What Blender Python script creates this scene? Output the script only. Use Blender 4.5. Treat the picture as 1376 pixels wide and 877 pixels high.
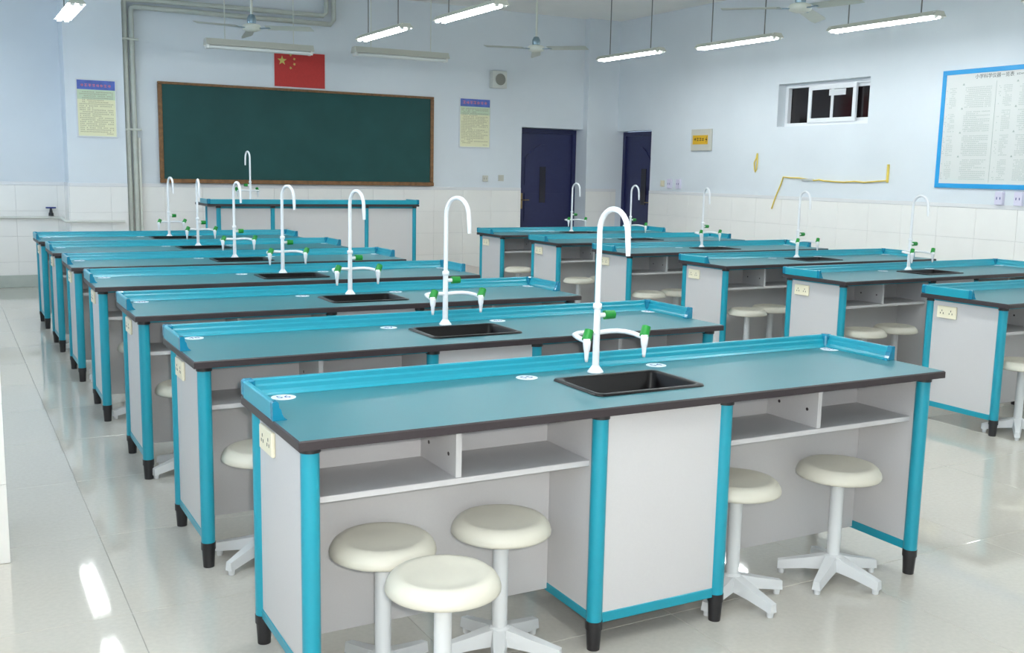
import bpy, math, random
from mathutils import Vector, Matrix
random.seed(7)
scene = bpy.context.scene
for o in list(bpy.data.objects):
    bpy.data.objects.remove(o)
COL = scene.collection
PI = math.pi

# ------------------------------------------------------------------ camera
FPX, YAW, PITCH, ROLL = 1371.55, 0.5088, 0.1499, 0.0200
CAM = Vector((-0.7536, -2.4363, 1.4611))
cam_data = bpy.data.cameras.new('camera')
cam_data.sensor_width = 36.0
cam_data.lens = FPX / 1376.0 * 36.0
cam_data.clip_start = 0.02
cam = bpy.data.objects.new('camera', cam_data)
COL.objects.link(cam)
fw = Vector((math.sin(YAW)*math.cos(PITCH), math.cos(YAW)*math.cos(PITCH), -math.sin(PITCH)))
rt = Vector((math.cos(YAW), -math.sin(YAW), 0))
up = rt.cross(fw)
r2 = math.cos(ROLL)*rt + math.sin(ROLL)*up
u2 = -math.sin(ROLL)*rt + math.cos(ROLL)*up
cam.matrix_world = Matrix(((r2.x, u2.x, -fw.x, CAM.x), (r2.y, u2.y, -fw.y, CAM.y), (r2.z, u2.z, -fw.z, CAM.z), (0, 0, 0, 1)))
scene.camera = cam

# ------------------------------------------------------------------ world (blue dusk outside the windows) and exposure
world = bpy.data.worlds.new('dusk')
scene.world = world
world.use_nodes = True
bg = world.node_tree.nodes['Background']
bg.inputs[0].default_value = (0.60, 0.78, 1.0, 1)
bg.inputs[1].default_value = 1.3
scene.view_settings.view_transform = 'Standard'
scene.view_settings.look = 'None'
scene.view_settings.gamma = 1.0
scene.view_settings.use_curve_mapping = False
scene.view_settings.exposure = 1.09
LAMP_STRENGTH = 24.0
LAMP_COLOR = (0.93, 0.98, 1.0)
# the photographer's built-in flash, beside the lens
FLASH_POWER = 64.0
flash_data = bpy.data.lights.new('camera_flash', 'POINT')
flash_data.energy = FLASH_POWER
flash_data.color = (1.0, 0.98, 0.95)
flash_data.shadow_soft_size = 0.02
flash = bpy.data.objects.new('camera_flash', flash_data)
COL.objects.link(flash)
flash.location = CAM + r2*0.05 + u2*0.045

# ------------------------------------------------------------------ materials
def srgb(r, g, b):
    f = lambda c: (c/255/12.92) if c/255 <= 0.04045 else ((c/255+0.055)/1.055)**2.4
    return (f(r), f(g), f(b), 1.0)

def mat(name, col, rough=0.5, metal=0.0, spec=0.5, noise=0.0, scale=30.0, bump=0.0, coat=0.0, rough_var=0.0):
    m = bpy.data.materials.new(name)
    m.use_nodes = True
    nt = m.node_tree
    b = nt.nodes['Principled BSDF']
    b.inputs['Base Color'].default_value = col
    b.inputs['Roughness'].default_value = rough
    b.inputs['Metallic'].default_value = metal
    b.inputs['Specular IOR Level'].default_value = spec
    if coat:
        b.inputs['Coat Weight'].default_value = coat
        b.inputs['Coat Roughness'].default_value = 0.05
    if noise or bump or rough_var:
        geo = nt.nodes.new('ShaderNodeNewGeometry')
        n = nt.nodes.new('ShaderNodeTexNoise')
        n.inputs['Scale'].default_value = scale
        n.inputs['Detail'].default_value = 4
        nt.links.new(geo.outputs['Position'], n.inputs['Vector'])
        if noise:
            ramp = nt.nodes.new('ShaderNodeMapRange')
            ramp.inputs['From Min'].default_value = 0.3
            ramp.inputs['From Max'].default_value = 0.7
            ramp.inputs['To Min'].default_value = 1 - noise
            ramp.inputs['To Max'].default_value = 1 + noise
            nt.links.new(n.outputs['Fac'], ramp.inputs['Value'])
            mx = nt.nodes.new('ShaderNodeVectorMath')
            mx.operation = 'SCALE'
            mx.inputs[0].default_value = col[:3]
            nt.links.new(ramp.outputs['Result'], mx.inputs['Scale'])
            nt.links.new(mx.outputs['Vector'], b.inputs['Base Color'])
        if rough_var:
            rr = nt.nodes.new('ShaderNodeMapRange')
            rr.inputs['To Min'].default_value = max(0.0, rough - rough_var)
            rr.inputs['To Max'].default_value = rough + rough_var
            nt.links.new(n.outputs['Fac'], rr.inputs['Value'])
            nt.links.new(rr.outputs['Result'], b.inputs['Roughness'])
        if bump:
            bp = nt.nodes.new('ShaderNodeBump')
            bp.inputs['Strength'].default_value = bump
            bp.inputs['Distance'].default_value = 0.002
            nt.links.new(n.outputs['Fac'], bp.inputs['Height'])
            nt.links.new(bp.outputs['Normal'], b.inputs['Normal'])
    return m

def emission_mat(name, col, strength):
    m = bpy.data.materials.new(name)
    m.use_nodes = True
    nt = m.node_tree
    nt.nodes.remove(nt.nodes['Principled BSDF'])
    e = nt.nodes.new('ShaderNodeEmission')
    e.inputs[0].default_value = (*col, 1)
    e.inputs[1].default_value = strength
    nt.links.new(e.outputs[0], nt.nodes['Material Output'].inputs[0])
    return m

M = dict(
    paint=mat('pale_blue_wall_paint', srgb(225, 231, 235), 0.75, noise=0.03, scale=1.3, bump=0.05, spec=0.3),
    ceiling=mat('ceiling_white_paint', srgb(246, 245, 240), 0.85, noise=0.02, scale=2, spec=0.2),
    tile=mat('white_wall_tile', srgb(246, 244, 239), 0.22, noise=0.015, scale=3.0),
    grout=mat('wall_tile_grout', srgb(214, 212, 208), 0.8),
    trimtile=mat('dado_cap_tile', srgb(232, 232, 232), 0.25),
    floor_tile=mat('polished_floor_tile', srgb(192, 188, 178), 0.045, noise=0.035, scale=60, rough_var=0.015, spec=0.55),
    floor_grout=mat('floor_grout', srgb(158, 156, 150), 0.7),
    base=mat('grey_green_skirting', srgb(178, 186, 178), 0.5, noise=0.05, scale=8),
    terrazzo=mat('platform_terrazzo', srgb(205, 192, 182), 0.4, noise=0.12, scale=120),
    laminate=mat('grey_teal_laminate', srgb(56, 116, 125), 0.36, noise=0.03, scale=200, spec=0.38),
    edge=mat('dark_phenolic_edge', srgb(52, 44, 46), 0.45, noise=0.05, scale=150),
    teal=mat('teal_plastic_profile', srgb(24, 148, 168), 0.30, spec=0.5),
    teal_cap=mat('teal_corner_cap', srgb(18, 124, 154), 0.18, spec=0.6),
    panel=mat('grey_white_melamine', srgb(200, 198, 197), 0.45, noise=0.012, scale=180),
    black=mat('black_plastic', srgb(34, 32, 34), 0.4),
    sink=mat('black_polypropylene_sink', srgb(11, 9, 10), 0.30, spec=0.22),
    faucet=mat('white_epoxy_coating', srgb(244, 245, 246), 0.25),
    green=mat('green_plastic_knob', srgb(22, 140, 48), 0.35),
    cream=mat('cream_plastic', srgb(236, 228, 200), 0.4),
    stool=mat('cream_stool_seat', srgb(203, 199, 184), 0.42, noise=0.02, scale=15),
    stool_metal=mat('grey_white_painted_metal', srgb(214, 216, 216), 0.35),
    sticker=mat('white_sticker', srgb(240, 243, 248), 0.35),
    ink=mat('blue_ink', srgb(30, 55, 130), 0.5),
    board=mat('chalkboard_green', srgb(30, 76, 74), 0.55, noise=0.10, scale=2.5, spec=0.3),
    wood=mat('chalkboard_wood_frame', srgb(128, 90, 52), 0.5, noise=0.25, scale=25),
    alu=mat('aluminium_frame', srgb(222, 225, 227), 0.35),
    red=mat('flag_red', srgb(196, 52, 48), 0.6, noise=0.04, scale=40),
    gold=mat('flag_star_yellow', srgb(214, 200, 110), 0.6),
    poster=mat('poster_cream_sheet', srgb(238, 236, 198), 0.35),
    poster_green=mat('poster_pale_green_sheet', srgb(206, 222, 190), 0.35),
    poster_head=mat('poster_blue_heading', srgb(84, 108, 190), 0.35, noise=0.25, scale=9),
    poster_red=mat('poster_red_lettering', srgb(228, 128, 136), 0.5),
    poster_ink=mat('poster_brown_print', srgb(150, 140, 104), 0.5),
    chart=mat('chart_grey_paper', srgb(222, 224, 220), 0.5),
    chart_blue=mat('chart_blue_frame', srgb(38, 158, 220), 0.4),
    chart_ink=mat('chart_grey_print', srgb(172, 184, 176), 0.6),
    chart_dark=mat('chart_dark_print', srgb(74, 78, 74), 0.6),
    pipe=mat('painted_pipe', srgb(196, 200, 190), 0.5, noise=0.05, scale=10),
    rail=mat('pale_heating_pipe', srgb(224, 224, 214), 0.4),
    door=mat('navy_steel_door', srgb(38, 42, 84), 0.38, noise=0.08, scale=20),
    door_dark=mat('dark_door_glass', srgb(26, 24, 40), 0.2),
    brass=mat('dull_brass', srgb(150, 130, 90), 0.3, metal=0.9),
    upvc=mat('white_upvc', srgb(240, 242, 244), 0.3),
    glass_dark=mat('night_window_glass', srgb(30, 24, 26), 0.08, spec=0.6),
    housing=mat('lamp_housing_grey', srgb(196, 196, 184), 0.5),
    reflector=mat('lamp_white_reflector', srgb(240, 240, 234), 0.4),
    tube_off=mat('unlit_fluorescent_tube', srgb(236, 240, 236), 0.25),
    rod=mat('steel_rod', srgb(120, 120, 116), 0.45, metal=0.3),
    fan=mat('ceiling_fan_white', srgb(214, 216, 204), 0.4),
    fan_metal=mat('fan_motor_steel', srgb(130, 150, 160), 0.3, metal=0.8),
    fan_blade=mat('fan_blade_grey', srgb(196, 200, 190), 0.4),
    speaker=mat('speaker_beige', srgb(214, 214, 206), 0.5),
    grille=mat('speaker_grille', srgb(140, 138, 128), 0.7, noise=0.2, scale=300),
    yellow=mat('yellow_cable', srgb(232, 206, 96), 0.5),
    sign=mat('yellow_sign', srgb(222, 176, 40), 0.5),
    beige=mat('beige_steel_box', srgb(206, 204, 192), 0.5),
    lilac=mat('lilac_white_device', srgb(222, 218, 236), 0.4),
    tape=mat('grey_tape', srgb(190, 194, 190), 0.4),
    card=mat('white_card', srgb(222, 224, 226), 0.5),
)
M['tube'] = emission_mat('lit_fluorescent_tube', LAMP_COLOR, LAMP_STRENGTH)

# ------------------------------------------------------------------ mesh helpers
class MB:
    def __init__(s):
        s.v = []; s.f = []; s.m = []; s.sm = []
    def quad(s, pts, mi=0, smooth=False):
        n = len(s.v); s.v += [tuple(p) for p in pts]
        s.f.append(tuple(range(n, n+len(pts)))); s.m.append(mi); s.sm.append(smooth)
    def box(s, x0, x1, y0, y1, z0, z1, mi=0, c=0.0):
        if c <= 0:
            n = len(s.v)
            s.v += [(x0,y0,z0),(x1,y0,z0),(x1,y1,z0),(x0,y1,z0),(x0,y0,z1),(x1,y0,z1),(x1,y1,z1),(x0,y1,z1)]
            for f in ((0,3,2,1),(4,5,6,7),(0,1,5,4),(1,2,6,5),(2,3,7,6),(3,0,4,7)):
                s.f.append(tuple(n+i for i in f)); s.m.append(mi); s.sm.append(False)
        else:
            n = len(s.v); X=(x0,x1); Y=(y0,y1); Z=(z0,z1)
            idx = {}
            for i in (0,1):
                for j in (0,1):
                    for k in (0,1):
                        a = c*(1-2*i); b = c*(1-2*j); d = c*(1-2*k)
                        for ax,p in ((0,(X[i],Y[j]+b,Z[k]+d)),(1,(X[i]+a,Y[j],Z[k]+d)),(2,(X[i]+a,Y[j]+b,Z[k]))):
                            idx[i,j,k,ax] = len(s.v); s.v.append(p)
            def F(*a):
                s.f.append(a); s.m.append(mi); s.sm.append(False)
            I = idx
            F(I[0,0,0,0],I[0,0,1,0],I[0,1,1,0],I[0,1,0,0]); F(I[1,0,0,0],I[1,1,0,0],I[1,1,1,0],I[1,0,1,0])
            F(I[0,0,0,1],I[1,0,0,1],I[1,0,1,1],I[0,0,1,1]); F(I[0,1,0,1],I[0,1,1,1],I[1,1,1,1],I[1,1,0,1])
            F(I[0,0,0,2],I[0,1,0,2],I[1,1,0,2],I[1,0,0,2]); F(I[0,0,1,2],I[1,0,1,2],I[1,1,1,2],I[0,1,1,2])
            for i in (0,1):
                for j in (0,1):
                    F(I[i,j,0,0],I[i,j,1,0],I[i,j,1,1],I[i,j,0,1])
                    F(I[0,i,j,1],I[1,i,j,1],I[1,i,j,2],I[0,i,j,2])
                    F(I[i,0,j,0],I[i,1,j,0],I[i,1,j,2],I[i,0,j,2])
                    for k in (0,1):
                        F(I[i,j,k,0],I[i,j,k,1],I[i,j,k,2])
        return s
    def ring(s, c, ax, r, seg, rx=None):
        ax = Vector(ax).normalized()
        a = ax.orthogonal().normalized() if abs(ax.z) < 0.9 else Vector((1,0,0))
        a = (a - ax*a.dot(ax)).normalized(); b = ax.cross(a)
        c = Vector(c); n = len(s.v)
        for i in range(seg):
            t = 2*PI*i/seg
            s.v.append(tuple(c + a*math.cos(t)*r + b*math.sin(t)*r))
        return list(range(n, n+seg))
    def join(s, r0, r1, mi, smooth=True):
        k = len(r0)
        for i in range(k):
            s.f.append((r0[i], r0[(i+1)%k], r1[(i+1)%k], r1[i])); s.m.append(mi); s.sm.append(smooth)
    def cap(s, ring, mi, flip=False):
        n = len(s.v); s.v += [s.v[i] for i in ring]
        f = list(range(n, n+len(ring)))
        s.f.append(tuple(reversed(f)) if flip else tuple(f)); s.m.append(mi); s.sm.append(False)
    def cyl(s, p0, p1, r0, r1=None, seg=16, mi=0, caps=True):
        r1 = r0 if r1 is None else r1
        ax = Vector(p1)-Vector(p0)
        a = s.ring(p0, ax, r0, seg); b = s.ring(p1, ax, r1, seg)
        s.join(a, b, mi)
        if caps:
            s.cap(a, mi, True); s.cap(b, mi)
        return s
    def tube(s, pts, r, seg=8, mi=0, caps=True):
        pts = [Vector(p) for p in pts]
        rs = r if isinstance(r, (list, tuple)) else [r]*len(pts)
        T = []
        for i in range(len(pts)):
            a = pts[max(0,i-1)]; b = pts[min(len(pts)-1,i+1)]
            T.append((b-a).normalized())
        nrm = T[0].orthogonal().normalized()
        rings = []
        for i, p in enumerate(pts):
            if i:
                nrm = (nrm - T[i]*nrm.dot(T[i]))
                nrm = nrm.normalized() if nrm.length > 1e-6 else T[i].orthogonal().normalized()
            b = T[i].cross(nrm); n = len(s.v)
            for k in range(seg):
                t = 2*PI*k/seg
                s.v.append(tuple(p + (nrm*math.cos(t) + b*math.sin(t))*rs[i]))
            rings.append(list(range(n, n+seg)))
        for a, b in zip(rings, rings[1:]):
            s.join(a, b, mi)
        if caps:
            s.cap(rings[0], mi, True); s.cap(rings[-1], mi)
        return s
    def lathe(s, prof, c=(0,0,0), seg=32, mi=0, smooth=True):
        rings = []
        for r, z in prof:
            n = len(s.v)
            if r < 1e-6:
                s.v.append((c[0], c[1], c[2]+z)); rings.append([n])
            else:
                for i in range(seg):
                    t = 2*PI*i/seg
                    s.v.append((c[0]+r*math.cos(t), c[1]+r*math.sin(t), c[2]+z))
                rings.append(list(range(n, n+seg)))
        for a, b in zip(rings, rings[1:]):
            for i in range(seg):
                j = (i+1) % seg
                if len(a) == 1: f = (a[0], b[j], b[i])
                elif len(b) == 1: f = (a[i], a[j], b[0])
                else: f = (a[i], a[j], b[j], b[i])
                s.f.append(f); s.m.append(mi); s.sm.append(smooth)
        return s
    def prism(s, prof, place, t0, t1, mi=0):
        # prof: closed polygon of 2-d points, place(u, v, t) -> xyz
        n = len(s.v); k = len(prof)
        s.v += [tuple(place(u, v, t0)) for u, v in prof] + [tuple(place(u, v, t1)) for u, v in prof]
        for i in range(k):
            j = (i+1) % k
            s.f.append((n+i, n+j, n+k+j, n+k+i)); s.m.append(mi); s.sm.append(False)
        s.f.append(tuple(range(n+k-1, n-1, -1))); s.m.append(mi); s.sm.append(False)
        s.f.append(tuple(range(n+k, n+2*k))); s.m.append(mi); s.sm.append(False)
        return s
    def mesh(s, name, mats):
        me = bpy.data.meshes.new(name)
        me.from_pydata(s.v, [], s.f)
        for m in (mats if isinstance(mats, (list, tuple)) else [mats]):
            me.materials.append(m)
        me.polygons.foreach_set('material_index', s.m)
        me.polygons.foreach_set('use_smooth', s.sm)
        me.update()
        bm_fix(me)
        return me
    def build(s, name, mats, parent=None, loc=(0,0,0)):
        return link(name, s.mesh(name, mats), parent, loc)

import bmesh
def bm_fix(me):
    bm = bmesh.new(); bm.from_mesh(me)
    bmesh.ops.recalc_face_normals(bm, faces=bm.faces)
    bm.to_mesh(me); bm.free()

def link(name, me, parent=None, loc=(0,0,0), rot=None):
    o = bpy.data.objects.new(name, me)
    COL.objects.link(o)
    o.parent = parent
    o.location = loc
    if rot: o.rotation_euler = rot
    return o

def tag(o, label=None, cat=None, group=None, kind=None):
    if label: o['label'] = label
    if cat: o['category'] = cat
    if group: o['group'] = group
    if kind: o['kind'] = kind
    return o

def empty(name, loc=(0,0,0), rz=0.0):
    o = bpy.data.objects.new(name, None)
    COL.objects.link(o)
    o.location = loc
    o.rotation_euler = (0, 0, rz)
    o.empty_display_size = 0.1
    return o

def copy_tree(o, parent=None):
    c = o.copy()
    COL.objects.link(c)
    c.parent = parent
    for ch in list(o.children):
        copy_tree(ch, c)
    return c

_txt = {}
def text_mesh(body, size, material, align='CENTER'):
    key = (body, size, material.name)
    if key in _txt: return _txt[key]
    cu = bpy.data.curves.new('lettering', 'FONT')
    cu.body = body; cu.size = size; cu.align_x = align; cu.align_y = 'CENTER'
    cu.resolution_u = 2
    ob = bpy.data.objects.new('lettering', cu)
    COL.objects.link(ob)
    dg = bpy.context.evaluated_depsgraph_get()
    me = bpy.data.meshes.new_from_object(ob.evaluated_get(dg))
    me.materials.clear(); me.materials.append(material)
    bpy.data.objects.remove(ob); bpy.data.curves.remove(cu)
    _txt[key] = me
    return me

# ================================================================== THE ROOM
XL, XR = -1.15, 8.20
YB, YA, YF = 10.60, 10.90, -3.80        # chalkboard wall, alcove wall, wall behind the camera
ZC = 3.70
DADO = 1.20                              # four courses of 0.30 m, then a cap strip to 1.24
TW = 0.20
PX0, PX1, PYF = 0.54, 1.18, 10.45        # pillar beside the alcove
D1X0, D1X1, DTOP = 6.615, 7.66, 2.11     # door opening in the chalkboard wall
CX0, CYF = 7.66, 10.48                   # corner column
D2Y0, D2Y1 = 9.62, 10.46                 # door opening in the right wall
WY0, WY1, WZ0, WZ1 = 5.68, 7.09, 2.07, 2.575

floor = MB().box(XL, XR, YF, YA, -0.12, -0.0025).build('floor', M['floor_grout'])
tag(floor, kind='structure')
TS = 0.80
def grid(lo, hi, phase, step):
    k = math.floor((lo-phase)/step); out = []
    x = phase + k*step
    while x < hi-1e-6:
        a, b = max(x, lo), min(x+step, hi)
        if b-a > 0.01: out.append((a, b))
        x += step
    return out
_tile = {}
def tile_mesh(key, fn, mats, name):
    if key not in _tile:
        mb = MB(); fn(mb); _tile[key] = mb.mesh(name, mats)
    return _tile[key]
for (xa, xb) in grid(XL, XR, -0.28, TS):
    for (ya, yb) in grid(YF, YA, 1.74, TS):
        if xa >= PX0 and ya > YB: continue
        w, d = round(xb-xa-0.002, 4), round(yb-ya-0.002, 4)
        me = tile_mesh(('f', w, d), lambda mb: mb.box(-w/2, w/2, -d/2, d/2, -0.012, 0.0, 0, 0.0012), M['floor_tile'], 'floor_tile')
        link('floor_tile', me, floor, ((xa+xb)/2, (ya+yb)/2, 0))

ceil = MB().box(XL-TW, XR+TW, YF-TW, YA+TW, ZC, ZC+0.15).build('ceiling', M['ceiling'])
tag(ceil, kind='structure')

# chalkboard wall: alcove piece, pillar, main piece with a door opening, corner column
wb = MB()
wb.box(XL, PX0+0.05, YA, YA+TW, 0, ZC)                 # alcove
wb.box(PX1-0.05, D1X0, YB, YB+0.26, 0, ZC)             # behind the chalkboard
wb.box(D1X0, D1X1, YB, YB+0.26, DTOP, ZC)              # above the door
wb.box(CX0, XR+TW, CYF, YB+0.26, 0, ZC)                # corner column
wb.box(PX0, PX1, PYF, YA+TW, 0, ZC)                    # pillar
wall_back = wb.build('wall_back', M['paint'])
tag(wall_back, kind='structure')

wr = MB()
wr.box(XR, XR+0.24, YF, WY0, 0, ZC)
wr.box(XR, XR+0.24, WY0, WY1, 0, WZ0)
wr.box(XR, XR+0.24, WY0, WY1, WZ1, ZC)
wr.box(XR, XR+0.24, WY1, D2Y0, 0, ZC)
wr.box(XR, XR+0.24, D2Y0, CYF, DTOP-0.01, ZC)
wall_right = wr.build('wall_right', M['paint'])
tag(wall_right, kind='structure')

wl = MB()
LW = [(-3.2, 1.3), (2.4, 5.3), (6.4, 10.2)]     # window openings, between the pillars
LZ0, LZ1 = 1.00, 2.95
wl.box(XL-TW, XL, YF, YA, 0, LZ0)
wl.box(XL-TW, XL, YF, YA, LZ1, ZC)
for a, b in zip([YF]+[w[1] for w in LW], [w[0] for w in LW]+[YA]):
    wl.box(XL-TW, XL, a, b, LZ0, LZ1)
wl.box(XL, -0.605, 1.60, 2.10, 0, ZC)                  # white tiled pillar at the left edge of the view
wl.box(XL, -0.605, 5.60, 6.10, 0, ZC)
wl_o = wl.build('wall_left', M['paint'])
tag(wl_o, kind='structure')
wf = MB().box(XL-TW, XR+TW, YF-TW, YF, 0, ZC).build('wall_front', M['paint'])
tag(wf, kind='structure')

# white tiles of the dado, each its own piece
TH = 0.010
def tiles_y(parent, x0, x1, y, phase=0.0, skip=None):
    """course of tiles on a wall that faces -Y at depth y"""
    for (xa, xb) in grid(x0, x1, phase, 0.45):
        for r in range(4):
            w = round(xb-xa-0.002, 4)
            me = tile_mesh(('wy', w), lambda mb: mb.box(-w/2, w/2, -TH, 0, -0.149, 0.149, 0, 0.0012), M['tile'], 'wall_tile')
            link('wall_tile', me, parent, ((xa+xb)/2, y, 0.15+0.30*r))
    MB().box(x0, x1, y-0.011, y, DADO+0.001, DADO+0.040, 0, 0.003).build('dado_cap', M['trimtile'], parent)
    MB().box(x0, x1, y-0.002, y+0.001, 0, DADO).build('grout_bed', M['grout'], parent)
def tiles_x(parent, y0, y1, x, sgn=-1, phase=0.0):
    """tiles on a wall that faces -X (sgn -1) or +X (sgn 1)"""
    for (ya, yb) in grid(y0, y1, phase, 0.45):
        for r in range(4):
            w = round(yb-ya-0.002, 4)
            me = tile_mesh(('wx', w, sgn), lambda mb: mb.box(min(0, sgn*TH), max(0, sgn*TH), -w/2, w/2, -0.149, 0.149, 0, 0.0012), M['tile'], 'wall_tile')
            link('wall_tile', me, parent, (x, (ya+yb)/2, 0.15+0.30*r))
    a, b = sorted((x, x+sgn*0.011))
    MB().box(a, b, y0, y1, DADO+0.001, DADO+0.040, 0, 0.003).build('dado_cap', M['trimtile'], parent)
    a, b = sorted((x-sgn*0.001, x+sgn*0.002))
    MB().box(a, b, y0, y1, 0, DADO).build('grout_bed', M['grout'], parent)
tiles_y(wall_back, XL, PX0, YA, 0.0)
tiles_y(wall_back, PX0, PX1, PYF, PX0)
tiles_x(wall_back, PYF, YA, PX0, -1, PYF)
tiles_y(wall_back, PX1, D1X0, YB, PX1)
tiles_y(wall_back, CX0, XR, CYF, CX0)
tiles_x(wall_right, 3.30, D2Y0, XR, -1, D2Y0)
tiles_y(wl_o, XL, -0.605, 1.60, -0.605)
# the same dado where the photograph does not look: one plain white slab
for parent, b in ((wall_right, (XR-TH, XR, YF, 3.298)), (wl_o, (XL, XL+TH, 2.10, 5.6)), (wl_o, (XL, XL+TH, YF, 1.60)), (wl_o, (XL, XL+TH, 6.1, YA))):
    MB().box(b[0], b[1], b[2], b[3], 0, DADO+0.04 if parent is wall_right else LZ0).build('dado_slab', M['tile'], parent)
tag(MB().box(XL+0.01, PX0-0.012, YA-0.030, YA-0.011, 0, 0.145, 0, 0.004).build('baseboard_back', M['base']), kind='structure')

# teacher's platform
plat = empty('platform', (3.3, 9.4, 0))
tag(plat, 'low terrazzo platform in front of the chalkboard', 'platform')
MB().box(-1.85, 2.18, -1.1, 1.188, 0.0, 0.20, 0, 0.006).build('platform_body', M['terrazzo'], plat)
MB().box(-1.87, 2.20, -1.13, -1.101, 0.165, 0.203, 0, 0.004).build('nosing', M['base'], plat)

# ------------------------------------------------------------------ doors and window
def door_leaf(parent, w, h, arch=True, slot=None, handle_side=-1):
    """door in its local frame: x along the wall, y towards the room is negative"""
    MB().box(0, 0.06, -0.03, 0.06, 0, h).build('door_frame', M['door'], parent)
    MB().box(w-0.06, w, -0.03, 0.06, 0, h).build('door_frame', M['door'], parent)
    MB().box(0.06, w-0.06, -0.03, 0.06, h-0.06, h).build('door_frame', M['door'], parent)
    leaf = MB().box(0.062, w-0.062, 0.0, 0.045, 0.01, h-0.062).build('leaf', M['door'], parent)
    # pressed panels standing proud of the leaf
    lw0, lw1 = 0.17, w-0.17
    for (z0, z1, top) in ((0.16, 0.62, 'arch_down'), (0.74, 1.16, None), (1.28, h-0.22, 'arch')):
        prof = [(lw0, z0), (lw1, z0)]
        n = 10
        if top == 'arch':
            for i in range(n+1):
                t = i/n; prof.append((lw1+(lw0-lw1)*t, z1-0.20+0.20*math.sin(PI*t)))
        else:
            prof += [(lw1, z1), (lw0, z1)]
        MB().prism(prof, lambda u, v, t: (u, t, v), -0.014, 0.0).build('pressed_panel', M['door'], leaf)
    if slot:
        x0, x1, z0, z1 = slot
        MB().box(x0, x1, -0.022, -0.0142, z0, z1).build('glass_slot', M['door_dark'], leaf)
    hx = 0.12 if handle_side < 0 else w-0.12
    hd = MB().box(hx-0.02, hx+0.02, -0.012, 0.0, 0.93, 1.16, 0, 0.003).build('lock_plate', M['brass'], leaf)
    MB().tube([(hx, -0.012, 1.06), (hx, -0.05, 1.06), (hx-handle_side*0.11, -0.05, 1.06)], 0.008, 8).build('lever', M['brass'], hd)

d1 = empty('door_1', (D1X0+0.003, YB+0.20, 0)); tag(d1, kind='structure')
door_leaf(d1, D1X1-D1X0-0.006, DTOP-0.01, slot=(0.42, 0.52, 1.02, 1.55), handle_side=-1)
d2 = empty('door_2', (XR+0.14, CYF-0.003, 0), -PI/2); tag(d2, kind='structure')
door_leaf(d2, CYF-D2Y0-0.006, DTOP-0.02, slot=(0.48, 0.60, 1.02, 1.55), handle_side=1)
# dark space behind both doors is closed by thin walls
MB().box(D1X0, D1X1, YB+0.262, YB+0.30, 0, DTOP).build('door_backing', M['door_dark'], d1).matrix_parent_inverse = Matrix.Translation(-Vector(d1.location))

win = empty('window_1', (XR+0.15, 0, 0)); tag(win, kind='structure')
fx0, fx1 = -0.03, 0.03
fw_ = 0.045
MB().box(fx0, fx1, WY0, WY1, WZ0, WZ0+fw_, 0, 0.003).build('window_frame', M['upvc'], win)
MB().box(fx0, fx1, WY0, WY1, WZ1-fw_, WZ1, 0, 0.003).build('window_frame', M['upvc'], win)
for a, b in ((WY0, WY0+fw_), (WY1-fw_, WY1)):
    MB().box(fx0, fx1, a, b, WZ0+fw_, WZ1-fw_, 0, 0.003).build('window_frame', M['upvc'], win)
def sash(y0, y1, x0, x1, w=0.05):
    s = MB()
    s.box(x0, x1, y0, y1, WZ0+0.040, WZ0+0.040+w, 0, 0.003); s.box(x0, x1, y0, y1, WZ1-0.040-w, WZ1-0.040, 0, 0.003)
    s.box(x0, x1, y0, y0+w, WZ0+0.04+w, WZ1-0.04-w, 0, 0.003); s.box(x0, x1, y1-w, y1, WZ0+0.04+w, WZ1-0.04-w, 0, 0.003)
    o = s.build('sash', M['upvc'], win)
    MB().box((x0+x1)/2-0.003, (x0+x1)/2+0.003, y0+w, y1-w, WZ0+0.04+w, WZ1-0.04-w).build('pane', M['glass_dark'], o)
    return o
s1 = sash(5.96, 6.69, -0.055, -0.020)
s2 = sash(WY0+fw_, 6.40, 0.000, 0.028, 0.04)
MB().box(-0.047, -0.041, 6.30, 6.34, WZ0+0.09, WZ1-0.09).build('glazing_bar', M['card'], s1)
MB().box(-0.049, -0.043, 6.12, 6.37, WZ1-0.165, WZ1-0.095).build('paper_note', M['card'], s1)
MB().box(0.035, 0.06, WY0, WY1, WZ0, WZ1).build('night_backing', M['glass_dark'], win)

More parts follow.
